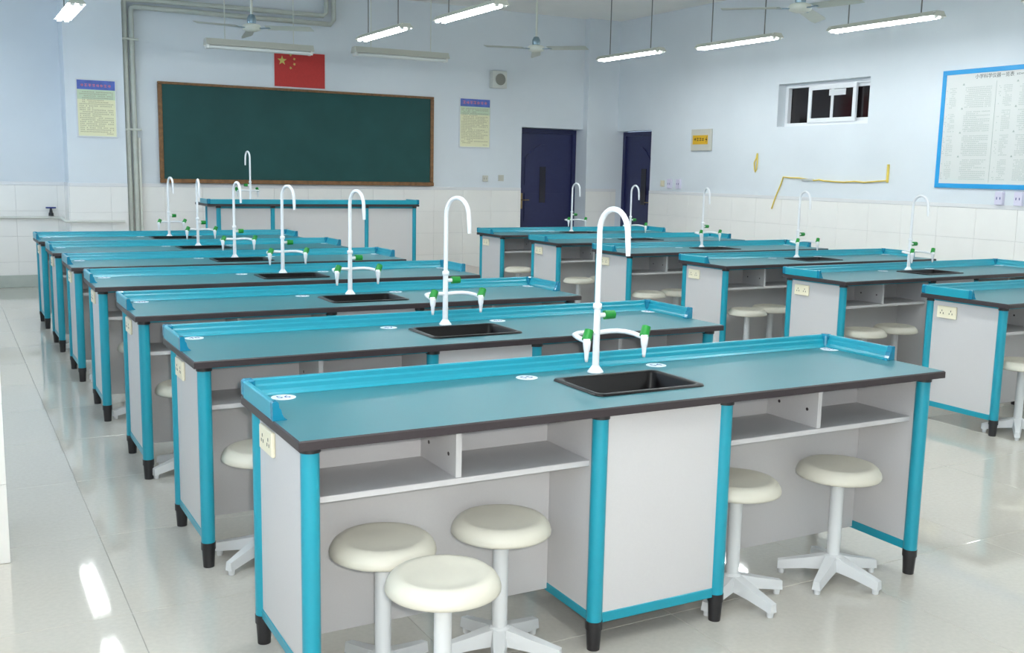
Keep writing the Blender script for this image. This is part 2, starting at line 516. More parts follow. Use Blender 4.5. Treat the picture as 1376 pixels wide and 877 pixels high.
# windows of the left wall (outside the frame; dusk light enters through them)
glass = bpy.data.materials.new('clear_window_glass'); glass.use_nodes = True
nt = glass.node_tree
nt.nodes.remove(nt.nodes['Principled BSDF'])
tr = nt.nodes.new('ShaderNodeBsdfTransparent'); gl = nt.nodes.new('ShaderNodeBsdfGlossy'); mxs = nt.nodes.new('ShaderNodeMixShader')
gl.inputs['Roughness'].default_value = 0.02; mxs.inputs[0].default_value = 0.07
nt.links.new(tr.outputs[0], mxs.inputs[1]); nt.links.new(gl.outputs[0], mxs.inputs[2]); nt.links.new(mxs.outputs[0], nt.nodes['Material Output'].inputs[0])
for i, (a, b) in enumerate(LW):
    w = empty('window_%d' % (i+2), (XL-0.10, 0, 0)); tag(w, kind='structure')
    n = max(2, round((b-a)/0.95)); st = (b-a)/n
    for z0, z1 in ((LZ0, LZ0+0.06), (LZ1-0.06, LZ1), (2.25, 2.31)):
        MB().box(-0.03, 0.03, a, b, z0, z1, 0, 0.003).build('window_frame', M['upvc'], w)
    for k in range(n+1):
        y = a+k*st
        MB().box(-0.029, 0.029, max(a, y-0.03), min(b, y+0.03), LZ0+0.06, LZ1-0.06).build('mullion', M['upvc'], w)
    for k in range(n):
        for z0, z1 in ((LZ0+0.06, 2.25), (2.31, LZ1-0.06)):
            MB().box(-0.003, 0.003, a+k*st+0.03, a+(k+1)*st-0.03, z0, z1).build('pane', glass, w)
    MB().box(-0.05, 0.14, a, b, LZ0-0.03, LZ0, 0, 0.004).build('window_sill', M['tile'], w)

# ================================================================== LAMPS AND FANS
def make_lamp(lit=True):
    L = 1.24
    root = empty('fluorescent_lamp')
    # trough open downwards; local x is the long axis, z = 0 at the tubes
    h, wb_, wt_ = (0.040, 0.080, 0.045) if lit else (0.068, 0.095, 0.055)
    prof = [(-wb_, -0.004), (-wt_, h), (wt_, h), (wb_, -0.004), (wb_-0.005, -0.004), (wt_-0.003, h-0.006), (-wt_+0.003, h-0.006), (-wb_+0.005, -0.004)]
    mb = MB()
    k = len(prof)
    for i in range(k):
        (u0, v0), (u1, v1) = prof[i], prof[(i+1) % k]
        mi = 0 if i in (0, 1, 2) else 1
        mb.quad([(-L/2, u0, v0), (L/2, u0, v0), (L/2, u1, v1), (-L/2, u1, v1)], mi)
    for sx in (-L/2, L/2):
        d = 0.004 if sx > 0 else -0.004
        mb.prism([(-wb_, -0.004), (-wt_, h), (wt_, h), (wb_, -0.004)], lambda u, v, t: (t, u, v), sx, sx+d, 0)
    mb.build('reflector_housing', [M['housing'], M['reflector']], root)
    for s in (-1, 1):
        t = MB().cyl((-0.585, s*0.036, -0.004 if lit else -0.022), (0.585, s*0.036, -0.004 if lit else -0.022), 0.015 if lit else 0.019, seg=10).build('tube', M['tube'] if lit else M['tube_off'], root)
        for e in (-1, 1):
            MB().box(e*0.603-0.014, e*0.603+0.014, s*0.036-0.018, s*0.036+0.018, -0.022 if lit else -0.042, h-0.007).build('lamp_holder', M['reflector'], t)
    return root
def rod_part(root, x, z0, tilt=0.0):
    # rod from the housing to the ceiling
    MB().cyl((x, 0, 0.040), (x, 0, ZC-z0-0.012), 0.006, seg=8).build('rod', M['rod'], root)
    MB().cyl((x, 0, ZC-z0-0.030), (x, 0, ZC-z0-0.001), 0.03, 0.018, seg=12).build('ceiling_rose', M['fan'], root)
LZ = 2.88
lamp0 = make_lamp(True)
for x in (-0.42, 0.42): rod_part(lamp0, x, LZ)
rows = {
    'left aisle': (0.38, [8.36, 6.42, 4.55, 2.65, 0.75, -1.15]),
    'middle': (3.48, [7.98, 6.15, 4.30, 2.45, 0.60, -1.25]),
    'right': (6.75, [7.97, 6.28, 4.42, 2.34, 0.45, -1.45]),
}
ord_ = ['first', 'second', 'third', 'fourth', 'fifth', 'sixth', 'seventh']
first = True
row_x = {'left aisle': [0.40, 0.36, 0.36, 0.36, 0.36, 0.36], 'middle': [3.42, 3.52, 3.50, 3.50, 3.50, 3.50], 'right': [6.60, 6.80, 6.92, 6.9, 6.9, 6.9]}
for rn, (x, ys) in rows.items():
    for i, y in enumerate(ys):
        o = lamp0 if first else copy_tree(lamp0)
        first = False
        o.location = (row_x[rn][i], y, LZ)
        o.rotation_euler = (0, 0, PI/2)
        tag(o, 'lit hanging fluorescent lamp, %s from the chalkboard in the %s row' % (ord_[i], rn), 'lamp', 'lit hanging fluorescent lamps')
off0 = None
for (xa, za, xb, zb, y, lab) in ((1.960, 2.822, 3.176, 2.826, 9.65, 'unlit hanging lamp before the chalkboard, the one overlapping the red flag'),
                                 (3.732, 2.862, 4.938, 2.866, 9.65, 'unlit hanging lamp before the chalkboard, the one right of the red flag')):
    o = make_lamp(False) if off0 is None else copy_tree(off0)
    if off0 is None:
        off0 = o
    o.location = ((xa+xb)/2, y, (za+zb)/2)
    o.rotation_euler = (0, math.atan2(za-zb, xb-xa), 0)
    tag(o, lab, 'lamp', 'unlit chalkboard lamps')
for o in [c for c in COL.objects if c.name.startswith('fluorescent_lamp') and 'unlit' in c.get('label', '')]:
    a = o.rotation_euler.y
    for x in (-0.40, 0.40):
        # rods hang plumb although the lamp is askew
        wx, wz = x*math.cos(a), -x*math.sin(a)
        Lr = ZC - (o.location.z + wz)
        R_ = Matrix.Rotation(-a, 4, 'Y')
        p0 = Vector((x, 0, 0.068)); p1 = p0 + R_ @ Vector((0, 0, Lr-0.085))
        MB().cyl(p0, p1, 0.005, seg=8).build('rod', M['fan'], o)
        p2 = p1 + R_ @ Vector((0, 0, 0.014))
        MB().cyl(p1, p2, 0.03, 0.018, seg=12).build('ceiling_rose', M['fan'], o)

FZ = 2.87
def make_fan():
    root = empty('ceiling_fan')
    MB().lathe([(0, -0.032), (0.05, -0.030), (0.092, -0.014), (0.098, 0.012), (0.085, 0.034), (0.05, 0.045), (0, 0.045)], seg=28).build('motor', M['fan'], root)
    MB().lathe([(0.042, 0.042), (0.046, 0.06), (0.046, 0.10), (0.03, 0.135), (0.013, 0.14)], seg=20).build('motor_cover', M['fan_metal'], root)
    MB().cyl((0, 0, 0.135), (0, 0, ZC-FZ-0.08), 0.012, seg=12).build('down_rod', M['fan'], root)
    MB().lathe([(0.014, ZC-FZ-0.10), (0.05, ZC-FZ-0.06), (0.065, ZC-FZ-0.002), (0, ZC-FZ-0.001)], seg=20).build('canopy', M['fan'], root)
    for k in range(3):
        b = MB()
        w0, w1 = 0.048, 0.062
        n = 6
        top = []
        for i in range(n+1):
            t = i/n; r = 0.16 + 0.50*t; w = w0 + (w1-w0)*t
            if i == n: w *= 0.75
            dz = 0.015
            top.append([(r, -w, dz+0.004-0.018*t), (r, w, -dz+0.004-0.018*t)])
        for i in range(n):
            for zz, fl in ((0.0015, 0), (-0.0015, 1)):
                q = [top[i][0], top[i][1], top[i+1][1], top[i+1][0]]
                b.quad([(p[0], p[1], p[2]+zz) for p in q])
        o = b.build('blade', M['fan_blade'], root)
        o.rotation_euler = (0, 0, 2*PI*k/3)
        br = MB().box(0.09, 0.20, -0.018, 0.018, -0.006, 0.002).build('blade_bracket', M['fan_metal'], o)
    return root
fan0 = make_fan()
for i, (x, y, rz, lab) in enumerate(((2.13, 8.35, math.radians(80), 'three-bladed ceiling fan above the chalkboard lamp, left of the flag'),
                                     (5.34, 8.05, math.radians(60), 'three-bladed ceiling fan hanging above the small wall speaker'),
                                     (5.66, 4.19, math.radians(270), 'three-bladed ceiling fan nearest the camera, between two lit lamps at right'))):
    o = fan0 if i == 0 else copy_tree(fan0)
    o.location = (x, y, FZ); o.rotation_euler = (0, 0, rz)
    tag(o, lab, 'ceiling fan', 'white ceiling fans')

# ================================================================== THINGS ON THE WALLS
# chalkboard
bb = empty('chalkboard', (3.39, YB-0.002, 1.25)); tag(bb, 'wide dark green chalkboard in a worn wooden frame', 'chalkboard')
bw, bh = 1.815, 1.205
MB().box(-bw+0.05, bw-0.05, -0.03, -0.012, 0.05, bh-0.03).build('writing_surface', M['board'], bb)
MB().box(-bw, bw, -0.045, -0.012, bh-0.03, bh, 0, 0.005).build('frame_rail', M['wood'], bb)
MB().box(-bw, bw, -0.060, -0.012, 0.0, 0.05, 0, 0.005).build('frame_rail', M['wood'], bb)
for a, b in ((-bw, -bw+0.05), (bw-0.05, bw)):
    MB().box(a, b, -0.045, -0.012, 0.05, bh-0.03, 0, 0.005).build('frame_stile', M['wood'], bb)

# flag
fl = empty('wall_flag', (3.33, YB-0.002, 2.475)); tag(fl, 'red flag with yellow stars in a thin frame above the chalkboard', 'flag')
fwid, fhei = 0.66, 0.42
MB().box(-0.345, 0.345, -0.010, 0, -0.012, fhei+0.03).build('frame', M['alu'], fl)
MB().box(-0.325, 0.335, -0.014, -0.0105, 0.004, fhei+0.016).build('cloth', M['red'], fl)
def star(cx, cz, r, rot=0.0):
    prof = []
    for i in range(10):
        a = rot + PI/2 + i*PI/5
        rr = r if i % 2 == 0 else r*0.40
        prof.append((cx+rr*math.cos(a), cz+rr*math.sin(a)))
    return MB().prism(prof, lambda u, v, t: (u, t, v), -0.0165, -0.0142).build('star', M['gold'], fl)
star(-0.225, 0.325, 0.062)
for cx, cz in ((-0.115, 0.400), (-0.067, 0.352), (-0.067, 0.288), (-0.115, 0.240)):
    star(cx, cz, 0.021, 0.4)

def strokes(mb, x0, x1, z0, z1, size, y, gap=0.35, fill=0.9, rng=random, full=False):
    """tiny unreadable printed characters in a row or block, flat print at depth y"""
    z = z1
    while z - size > z0:
        x = x0 + (size*2 if rng.random() < 0.3 and not full else 0)
        end = x1 if full or rng.random() < 0.7 else x0 + (x1-x0)*rng.uniform(0.4, 0.95)
        while x + size < end:
            if rng.random() < fill:
                a = x + size*0.1; b = x + size*0.9
                zz = z - size*rng.uniform(0.1, 0.35); h = size*0.14
                mb.quad([(a, y, zz-h), (b, y, zz-h), (b, y, zz), (a, y, zz)])
                zz = z - size*rng.uniform(0.5, 0.75)
                mb.quad([(a, y, zz-h), (b, y, zz-h), (b, y, zz), (a, y, zz)])
                xm = x + size*rng.uniform(0.3, 0.6)
                mb.quad([(xm, y, z-size*0.9), (xm+h, y, z-size*0.9), (xm+h, y, z-size*0.1), (xm, y, z-size*0.1)])
            x += size*1.08
        z -= size*(1+gap)

def poster(x0, x1, z0, z1, y, label, nchar):
    p = empty('rules_poster', ((x0+x1)/2, y, z0)); tag(p, label, 'poster', 'rules posters beside the chalkboard')
    w, h = (x1-x0)/2, z1-z0
    f = 0.014
    for b in ((-w, w, 0, f), (-w, w, h-f, h), (-w, -w+f, f, h-f), (w-f, w, f, h-f)):
        MB().box(b[0], b[1], -0.016, -0.001, b[2], b[3], 0, 0.002).build('frame', M['alu'], p)
    hd = h-f-0.105
    MB().box(-w+f, w-f, -0.008, -0.001, f, hd-0.11).build('sheet', M['poster'], p)
    MB().box(-w+f, w-f, -0.008, -0.001, hd-0.11, hd).build('sheet', M['poster_green'], p)
    MB().box(-w+f, w-f, -0.008, -0.001, hd, h-f).build('heading', M['poster_head'], p)
    mb = MB(); s = (2*w-0.10)/nchar
    strokes(mb, -w+0.05, w-0.05+0.004, hd+0.02, hd+0.022+s*1.05, s*0.92, -0.009, fill=1, full=True)
    mb.build('lettering', M['poster_red'], p)
    mb = MB(); strokes(mb, -w+0.035, w-0.03, 0.05, hd-0.02, 0.0155, -0.009, gap=0.45)
    mb.build('lettering', M['poster_ink'], p)
    mb = MB(); strokes(mb, w-0.12, w-0.04, 0.03, 0.05, 0.014, -0.009, fill=1)
    mb.build('lettering', M['poster_ink'], p)
poster(0.652, 1.092, 1.765, 2.425, PYF-0.001, 'framed cream rules poster with blue heading on the pillar', 8)
poster(5.605, 6.098, 1.790, 2.475, YB-0.001, 'framed cream rules poster with blue heading between chalkboard and door', 7)

# speaker
sp = empty('wall_speaker', (6.19, YB-0.001, 2.625)); tag(sp, 'small beige wall speaker above the rules poster', 'speaker')
MB().box(-0.115, 0.115, -0.10, 0, 0, 0.235, 0, 0.008).build('cabinet', M['speaker'], sp)
MB().cyl((0.005, -0.108, 0.12), (0.005, -0.1005, 0.12), 0.082, seg=24).build('grille', M['grille'], sp)
r_ = MB(); r_.tube([(0.005+0.084*math.cos(t*PI/12), -0.104, 0.12+0.084*math.sin(t*PI/12)) for t in range(25)], 0.006, 6)
r_.build('grille_ring', M['speaker'], sp)

def socket(name, loc, rz, label, cat, w=0.086, h=0.086, mats=('cream', 'black'), d=0.012, holes=True, group=None):
    o = empty(name, loc, rz); tag(o, label, cat, group)
    MB().box(-w/2, w/2, -d, 0, -h/2, h/2, 0, 0.003).build('cover_plate', M[mats[0]], o)
    if holes:
        for hx in (-0.018, 0.018):
            MB().box(hx-0.004, hx+0.004, -d-0.001, -d+0.001, -0.012, 0.012).build('slot', M[mats[1]], o)
    else:
        MB().box(-w*0.28, w*0.28, -d-0.004, -d+0.001, -h*0.32, h*0.32, 0, 0.002).build('rocker', M[mats[0]], o)
    return o
socket('wall_socket', (6.03, YB-0.001, 1.365), 0, 'beige wall socket below the poster, the one nearer the chalkboard', 'socket', mats=('beige', 'grille'))
socket('light_switch', (6.285, YB-0.001, 1.375), 0, 'beige light switch below the poster, the one nearer the door', 'switch', mats=('beige', 'grille'), holes=False)
RW = -PI/2      # on the right wall local -y points to -x
socket('light_switch', (XR-0.001, 9.31, 1.345), RW, 'cream light switch beside the right wall door', 'switch', mats=('cream', 'grille'), holes=False)
for y, z, lab in ((9.13, 1.345, 'lilac-white socket box right of the door, nearer the door'), (8.93, 1.345, 'lilac-white socket box right of the door, farther from the door'),
               (3.97, 1.305, 'lilac-white socket box under the blue framed chart, left one'), (3.765, 1.305, 'lilac-white socket box under the blue framed chart, right one')):
    o = socket('socket_box', (XR-0.001, y, z), RW, lab, 'socket', w=0.085, h=0.13, d=0.035, mats=('lilac', 'ink'), group='lilac socket boxes on the right wall')

# electric box with yellow sign
eb = empty('electric_box', (XR-0.001, 8.48, 1.795), RW); tag(eb, 'beige wall electric box with a yellow warning sign', 'electric box')
MB().box(-0.205, 0.205, -0.03, 0, 0, 0.285, 0, 0.004).build('box_door', M['beige'], eb)
sg = MB().box(-0.165, 0.145, -0.033, -0.0305, 0.085, 0.205).build('warning_sign', M['sign'], eb)
mb = MB(); strokes(mb, -0.14, 0.09, 0.118, 0.175, 0.050, -0.0345, fill=1, full=True)
mb.build('lettering', M['black'], sg)
MB().prism([(0.125, 0.185), (0.100, 0.140), (0.118, 0.140), (0.108, 0.105), (0.135, 0.152), (0.118, 0.152)], lambda u, v, t: (u, t, v), -0.0348, -0.0332).build('lightning_bolt', M['black'], sg)

# yellow cable on the right wall
X_ = XR-0.012
cp = [(7.075, 1.08), (7.02, 1.22), (6.95, 1.38), (6.915, 1.470), (6.80, 1.462), (6.66, 1.462), (6.50, 1.447), (6.40, 1.436), (6.33, 1.446), (6.26, 1.435), (6.10, 1.428), (5.95, 1.424), (5.80, 1.436), (5.66, 1.427), (5.50, 1.440), (5.345, 1.452)]
yc = empty('yellow_cable', (X_, 6.2, 1.45)); tag(yc, 'thin yellow cable running along the right wall to an upright end', 'cable')
MB().tube([(-0.011 if z < 1.30 else 0, y-6.2, z-1.45) for y, z in cp], 0.008, 8).build('cable_run', M['yellow'], yc)
MB().box(-0.006, 0.011, -0.87, -0.845, -0.02, 0.175, 0, 0.002).build('upright_strip', M['yellow'], yc)
MB().box(-0.009, 0.010, 0.22, 0.40, -0.022, 0.004, 0, 0.002).build('tape', M['tape'], yc)
lo = [(7.395, 1.755), (7.405, 1.70), (7.44, 1.64), (7.43, 1.56), (7.415, 1.525), (7.395, 1.55), (7.385, 1.64), (7.39, 1.755)]
tag(MB().tube([(X_, y, z) for y, z in lo], 0.008, 8).build('cable_loop', M['yellow']), 'short yellow cable loop hanging on the right wall', 'cable')

# chart
ch = empty('wall_chart', (XR-0.001, 3.98, 1.392), RW); tag(ch, 'large printed chart in a bright blue frame on the right wall', 'chart')
# local x runs towards -Y of the room
cw, chh = 0.75, 1.165
MB().box(-cw+0.04, cw-0.04, -0.010, -0.001, 0.04, chh-0.04).build('sheet', M['chart'], ch)
for b in ((-cw, cw, 0, 0.045), (-cw, cw, chh-0.045, chh), (-cw, -cw+0.045, 0.045, chh-0.045), (cw-0.045, cw, 0.045, chh-0.045)):
    MB().box(b[0], b[1], -0.018, -0.001, b[2], b[3], 0, 0.002).build('frame', M['chart_blue'], ch)
link('title', text_mesh('小学科学仪器一览表', 0.047, M['chart_dark']), ch, (-0.165, -0.0115, chh-0.082), (PI/2, 0, 0))
rng = random.Random(3)
mb = MB(); strokes(mb, 0.07, 0.34, chh-0.10, chh-0.072, 0.020, -0.0115, fill=1, full=True, rng=rng)
mb.build('lettering', M['chart_dark'], ch)
for k, (cx, wd) in enumerate(((-0.695, 0.03), (-0.655, 0.085), (-0.475, 0.30), (-0.105, 0.03), (-0.055, 0.10), (0.115, 0.30), (0.44, 0.03), (0.48, 0.08), (0.58, 0.10))):
    mb = MB()
    for blk in range(4):
        zt = chh-0.175-blk*0.235
        strokes(mb, cx, cx+wd, zt-0.205, zt, 0.0125, -0.0112, gap=0.5, fill=0.95 if k % 3 else 0.5, rng=rng)
    mb.build('lettering', M['chart_ink'], ch)
for blk in range(4):
    zt = chh-0.155-blk*0.235
    for cx in (-0.50, 0.09, 0.56):
        MB().prism([(cx-0.012, zt), (cx+0.012, zt), (cx, zt+0.020)], lambda u, v, t: (u, t, v), -0.0122, -0.0105).build('heading_mark', M['chart_ink'], ch)
for cx in (-0.135, 0.425):
    MB().box(cx, cx+0.003, -0.0118, -0.0105, 0.06, chh-0.13).build('column_rule', M['chart_ink'], ch)

# pipes beside the pillar and over the chalkboard
vp = empty('wall_pipes', (1.27, 10.53, 0)); tag(vp, 'pair of painted pipes rising beside the pillar and turning over the chalkboard', 'pipe')
zA, zB = 3.365, 3.285
MB().tube([(-0.052, 0, 0.005), (-0.052, 0, zA-0.06), (-0.045, 0, zA-0.02), (-0.01, 0, zA), (0.5, 0, zA+0.01), (2.36, 0, zA+0.02), (2.40, 0, zA+0.06), (2.40, 0, ZC-0.001)], 0.030, 12).build('pipe', M['pipe'], vp)
MB().tube([(0.025, 0, 0.005), (0.025, 0, zB-0.06), (0.032, 0, zB-0.02), (0.065, 0, zB), (0.5, 0, zB), (2.46, 0, zB), (2.50, 0, zB+0.06), (2.50, 0, ZC-0.001)], 0.030, 12).build('pipe', M['pipe'], vp)
MB().cyl((0.075, 0.01, 0.005), (0.075, 0.01, 1.78), 0.017, seg=10).build('thin_pipe', M['rail'], vp)
for z in (0.6, 1.86, 2.9):
    MB().box(-0.085, 0.10, -0.034, 0.0, z, z+0.025, 0, 0.003).build('clamp', M['pipe'], vp)
hp = empty('heating_pipe', (0, YA-0.05, 0.83)); tag(hp, 'pale horizontal pipe with a tap along the tiled alcove and pillar', 'pipe')
MB().tube([(XL+0.03, 0, 0.0), (0.44, 0, -0.008), (0.478, -0.02, -0.012), (0.488, -0.08, -0.02), (0.488, -0.43, -0.03), (0.495, -0.45, -0.03), (0.53, -0.46, -0.03), (1.13, -0.46, -0.035)], 0.016, 10).build('pipe', M['rail'], hp)
tap = MB(); tap.cyl((0.37, -0.005, 0.012), (0.37, -0.005, 0.05), 0.030, 0.026, seg=12); tap.cyl((0.37, -0.005, 0.05), (0.37, -0.005, 0.10), 0.020, 0.012, seg=12)
tv = tap.build('valve', M['black'], hp)
MB().cyl((0.315, -0.005, 0.108), (0.425, -0.005, 0.108), 0.009, seg=8).build('valve_handle', M['ink'], tv)

# ================================================================== LAB BENCHES
BL, BD, BH = 2.40, 0.59, 0.78
TT = 0.026          # worktop thickness
SX0, SX1, SY0, SY1 = 0.985, 1.412, 0.130, 0.425    # sink outline
def worktop_mesh(L, D, hole, z0, z1):
    mb = MB()
    xs = [0, hole[0], hole[1], L]; ys = [0, hole[2], hole[3], D]
    e = 0.004
    for i in range(3):
        for j in range(3):
            if i == 1 and j == 1: continue
            xa = xs[i]+(e if i == 0 else 0); xb = xs[i+1]-(e if i == 2 else 0)
            ya = ys[j]+(e if j == 0 else 0); yb = ys[j+1]-(e if j == 2 else 0)
            mb.quad([(xa, ya, z1), (xb, ya, z1), (xb, yb, z1), (xa, yb, z1)], 0)
            mb.quad([(xs[i], ys[j], z0), (xs[i+1], ys[j], z0), (xs[i+1], ys[j+1], z0), (xs[i], ys[j+1], z0)], 1)
    o = [(0, 0), (L, 0), (L, D), (0, D)]; n = [(e, e), (L-e, e), (L-e, D-e), (e, D-e)]
    for k in range(4):
        a, b = o[k], o[(k+1) % 4]; c, d = n[k], n[(k+1) % 4]
        mb.quad([(*a, z0), (*b, z0), (*b, z1-e), (*a, z1-e)], 1)
        mb.quad([(*a, z1-e), (*b, z1-e), (*d, z1), (*c, z1)], 1)
    h = [(hole[0], hole[2]), (hole[1], hole[2]), (hole[1], hole[3]), (hole[0], hole[3])]
    for k in range(4):
        a, b = h[k], h[(k+1) % 4]
        mb.quad([(*a, z1), (*b, z1), (*b, z0), (*a, z0)], 1)
    me = mb.mesh('worktop', [M['laminate'], M['edge']])
    return me
LIP = [(0, 0), (0, 0.046), (0.003, 0.050), (0.013, 0.050), (0.016, 0.046), (0.0175, 0.034), (0.020, 0.031), (0.0225, 0.028), (0.025, 0.016), (0.030, 0.007), (0.037, 0.0015), (0.037, 0)]
def lip_parts(root, L, D, z, side_len, front=False):
    g = 0.032
    # back strip, inner side faces the user
    MB().prism(LIP, lambda u, v, t: (t, D-u, z+v), g, L-g).build('back_splash', M['teal'], root)
    for sx in (0, 1):
        pl = (lambda u, v, t: (u, t, z+v)) if sx == 0 else (lambda u, v, t: (L-u, t, z+v))
        MB().prism(LIP, pl, D-side_len+0.02, D-g).build('side_splash', M['teal'], root)
        k = 1.07
        MB().prism([(u*k-0.001, v*k) for u, v in LIP], pl, D-side_len, D-side_len+0.022).build('end_cap', M['teal_cap'], root)
        # corner block
        c = MB()
        x0, x1 = (-0.001, 0.036) if sx == 0 else (L-0.036, L+0.001)
        c.box(x0, x1, D-0.036, D+0.001, z, z+0.0525, 0, 0.006)
        c.build('corner_cap', M['teal_cap'], root)
def leg(root, x, y, ztop, r=0.025, zb=0.0):
    lg = MB().cyl((x, y, zb+0.085), (x, y, ztop-0.016), r, seg=20).build('leg', M['teal'], root)
    MB().cyl((x, y, ztop-0.018), (x, y, ztop), r+0.0035, seg=20).build('leg_cap', M['black'], lg)
    f = MB(); f.cyl((x, y, zb+0.068), (x, y, zb+0.095), r+0.0015, seg=20); f.cyl((x, y, zb+0.0), (x, y, zb+0.070), r-0.005, r-0.001, seg=20)
    f.build('foot', M['black'], lg)
    return lg

def make_bench():
    root = empty('lab_bench')
    zt = BH-TT
    link('worktop', worktop_mesh(BL, BD, (SX0+0.022, SX1-0.022, SY0+0.022, SY1-0.022), zt, BH), root)
    lip_parts(root, BL, BD, BH, 0.356)
    LX = (0.046, 0.945, 1.425, 2.354)
    FY, BY = 0.055, 0.545
    for x in LX:
        leg(root, x, FY, zt); leg(root, x, BY, zt)
    # end panels with a teal rail at the foot
    for x in (LX[0], LX[3]):
        MB().box(x-0.008, x+0.008, FY+0.022, BY-0.022, 0.120, zt-0.012).build('end_panel', M['panel'], root)
        MB().box(x-0.011, x+0.011, FY+0.022, BY-0.022, 0.088, 0.120, 0, 0.002).build('foot_rail', M['teal'], root)
        MB().box(x-0.010, x+0.010, FY+0.022, BY-0.022, zt-0.012, zt).build('top_rail', M['teal'], root)
    for a, b in ((LX[0], LX[1]), (LX[2], LX[3])):
        MB().box(a+0.024, b-0.024, FY-0.008, FY+0.012, zt-0.012, zt).build('top_rail', M['teal'], root)
    # sink cabinet
    for x in (LX[1], LX[2]):
        MB().box(x-0.008, x+0.008, FY+0.022, BY-0.022, 0.115, zt-0.012).build('cabinet_side', M['panel'], root)
        MB().box(x-0.010, x+0.010, FY+0.022, BY-0.022, 0.085, 0.115, 0, 0.002).build('foot_rail', M['teal'], root)
    MB().box(LX[1]+0.022, LX[2]-0.022, FY-0.008, FY+0.008, 0.118, zt-0.001).build('cabinet_front', M['panel'], root)
    MB().box(LX[1]+0.022, LX[2]-0.022, FY-0.011, FY+0.011, 0.085, 0.118, 0, 0.002).build('foot_rail', M['teal'], root)
    MB().box(LX[1]+0.022, LX[2]-0.022, BY-0.008, BY+0.008, 0.118, zt-0.001).build('cabinet_back', M['panel'], root)
    # open book shelves and knee panels in both bays
    for a, b in ((LX[0], LX[1]), (LX[2], LX[3])):
        MB().box(a+0.009, b-0.009, 0.095, 0.352, 0.578, 0.596, 0, 0.0015).build('shelf', M['panel'], root)
        MB().box(a+0.009, b-0.009, 0.352, 0.366, 0.578, zt-0.001).build('shelf_back', M['panel'], root)
        m = (a+b)/2
        dv = MB().box(m-0.009, m+0.009, 0.100, 0.351, 0.5965, zt-0.001).build('divider', M['panel'], root)
        for yy in (0.15, 0.29):
            for sx in (-1, 1):
                MB().cyl((m+sx*0.0088, yy, 0.655), (m+sx*0.0100, yy, 0.655), 0.006, seg=10).build('screw_cap', M['edge'], dv)
        MB().box(a+0.009, b-0.009, 0.330, 0.346, 0.095, 0.5775).build('knee_panel', M['panel'], root)
    # sink bowl with a raised rim
    s = MB()
    def rr(x0, x1, y0, y1, r, z, n=5):
        pts = []
        for cx, cy, a0 in ((x1-r, y1-r, 0), (x0+r, y1-r, PI/2), (x0+r, y0+r, PI), (x1-r, y0+r, 1.5*PI)):
            for i in range(n+1):
                t = a0 + PI/2*i/n
                pts.append((cx+r*math.cos(t), cy+r*math.sin(t), z))
        return pts
    loops = [rr(SX0, SX1, SY0, SY1, 0.03, BH+0.0005), rr(SX0+0.003, SX1-0.003, SY0+0.003, SY1-0.003, 0.028, BH+0.006),
             rr(SX0+0.018, SX1-0.018, SY0+0.018, SY1-0.018, 0.025, BH+0.007), rr(SX0+0.026, SX1-0.026, SY0+0.026, SY1-0.026, 0.025, BH+0.001),
             rr(SX0+0.032, SX1-0.032, SY0+0.032, SY1-0.032, 0.03, BH-0.20), rr(SX0+0.06, SX1-0.06, SY0+0.06, SY1-0.06, 0.03, BH-0.225)]
    rings = []
    for lp in loops:
        n = len(s.v); s.v += lp; rings.append(list(range(n, n+len(lp))))
    for a, b in zip(rings, rings[1:]): s.join(a, b, 0, True)
    s.cap(rings[-1], 0)
    sk = s.build('sink', M['sink'], root)
    MB().cyl(((SX0+SX1)/2, (SY0+SY1)/2, BH-0.2245), ((SX0+SX1)/2, (SY0+SY1)/2, BH-0.220), 0.03, seg=16).build('drain', M['rod'], sk)
    # cream power socket on the end panel
    x = LX[0]-0.008
    so = MB().box(x-0.012, x, 0.352, 0.486, 0.642, 0.716, 0, 0.003).build('power_socket', M['cream'], root)
    for yc_ in (0.388, 0.450):
        for (dy, dz) in ((-0.010, -0.006), (0.010, -0.006), (0, 0.010)):
            MB().box(x-0.0128, x-0.0115, yc_+dy-0.002, yc_+dy+0.002, 0.678+dz-0.005, 0.678+dz+0.005).build('slot', M['black'], so)
    return root

SPOT = [(0.108, 0.512), (0.93, 0.486), (1.475, 0.500), (2.345, 0.512)]
disc = None
def add_stickers(bench, first_no):
    global disc
    if disc is None:
        mb = MB(); mb.cyl((0, 0, 0), (0, 0, 0.0008), 0.037, seg=28)
        disc = mb.mesh('number_sticker', M['sticker'])
    for k, (x, y) in enumerate(SPOT):
        st = link('number_sticker', disc, bench, (x, y, BH+0.0002))
        link('number', text_mesh(str(first_no-k), 0.046, M['ink']), st, (0, 0, 0.0012))

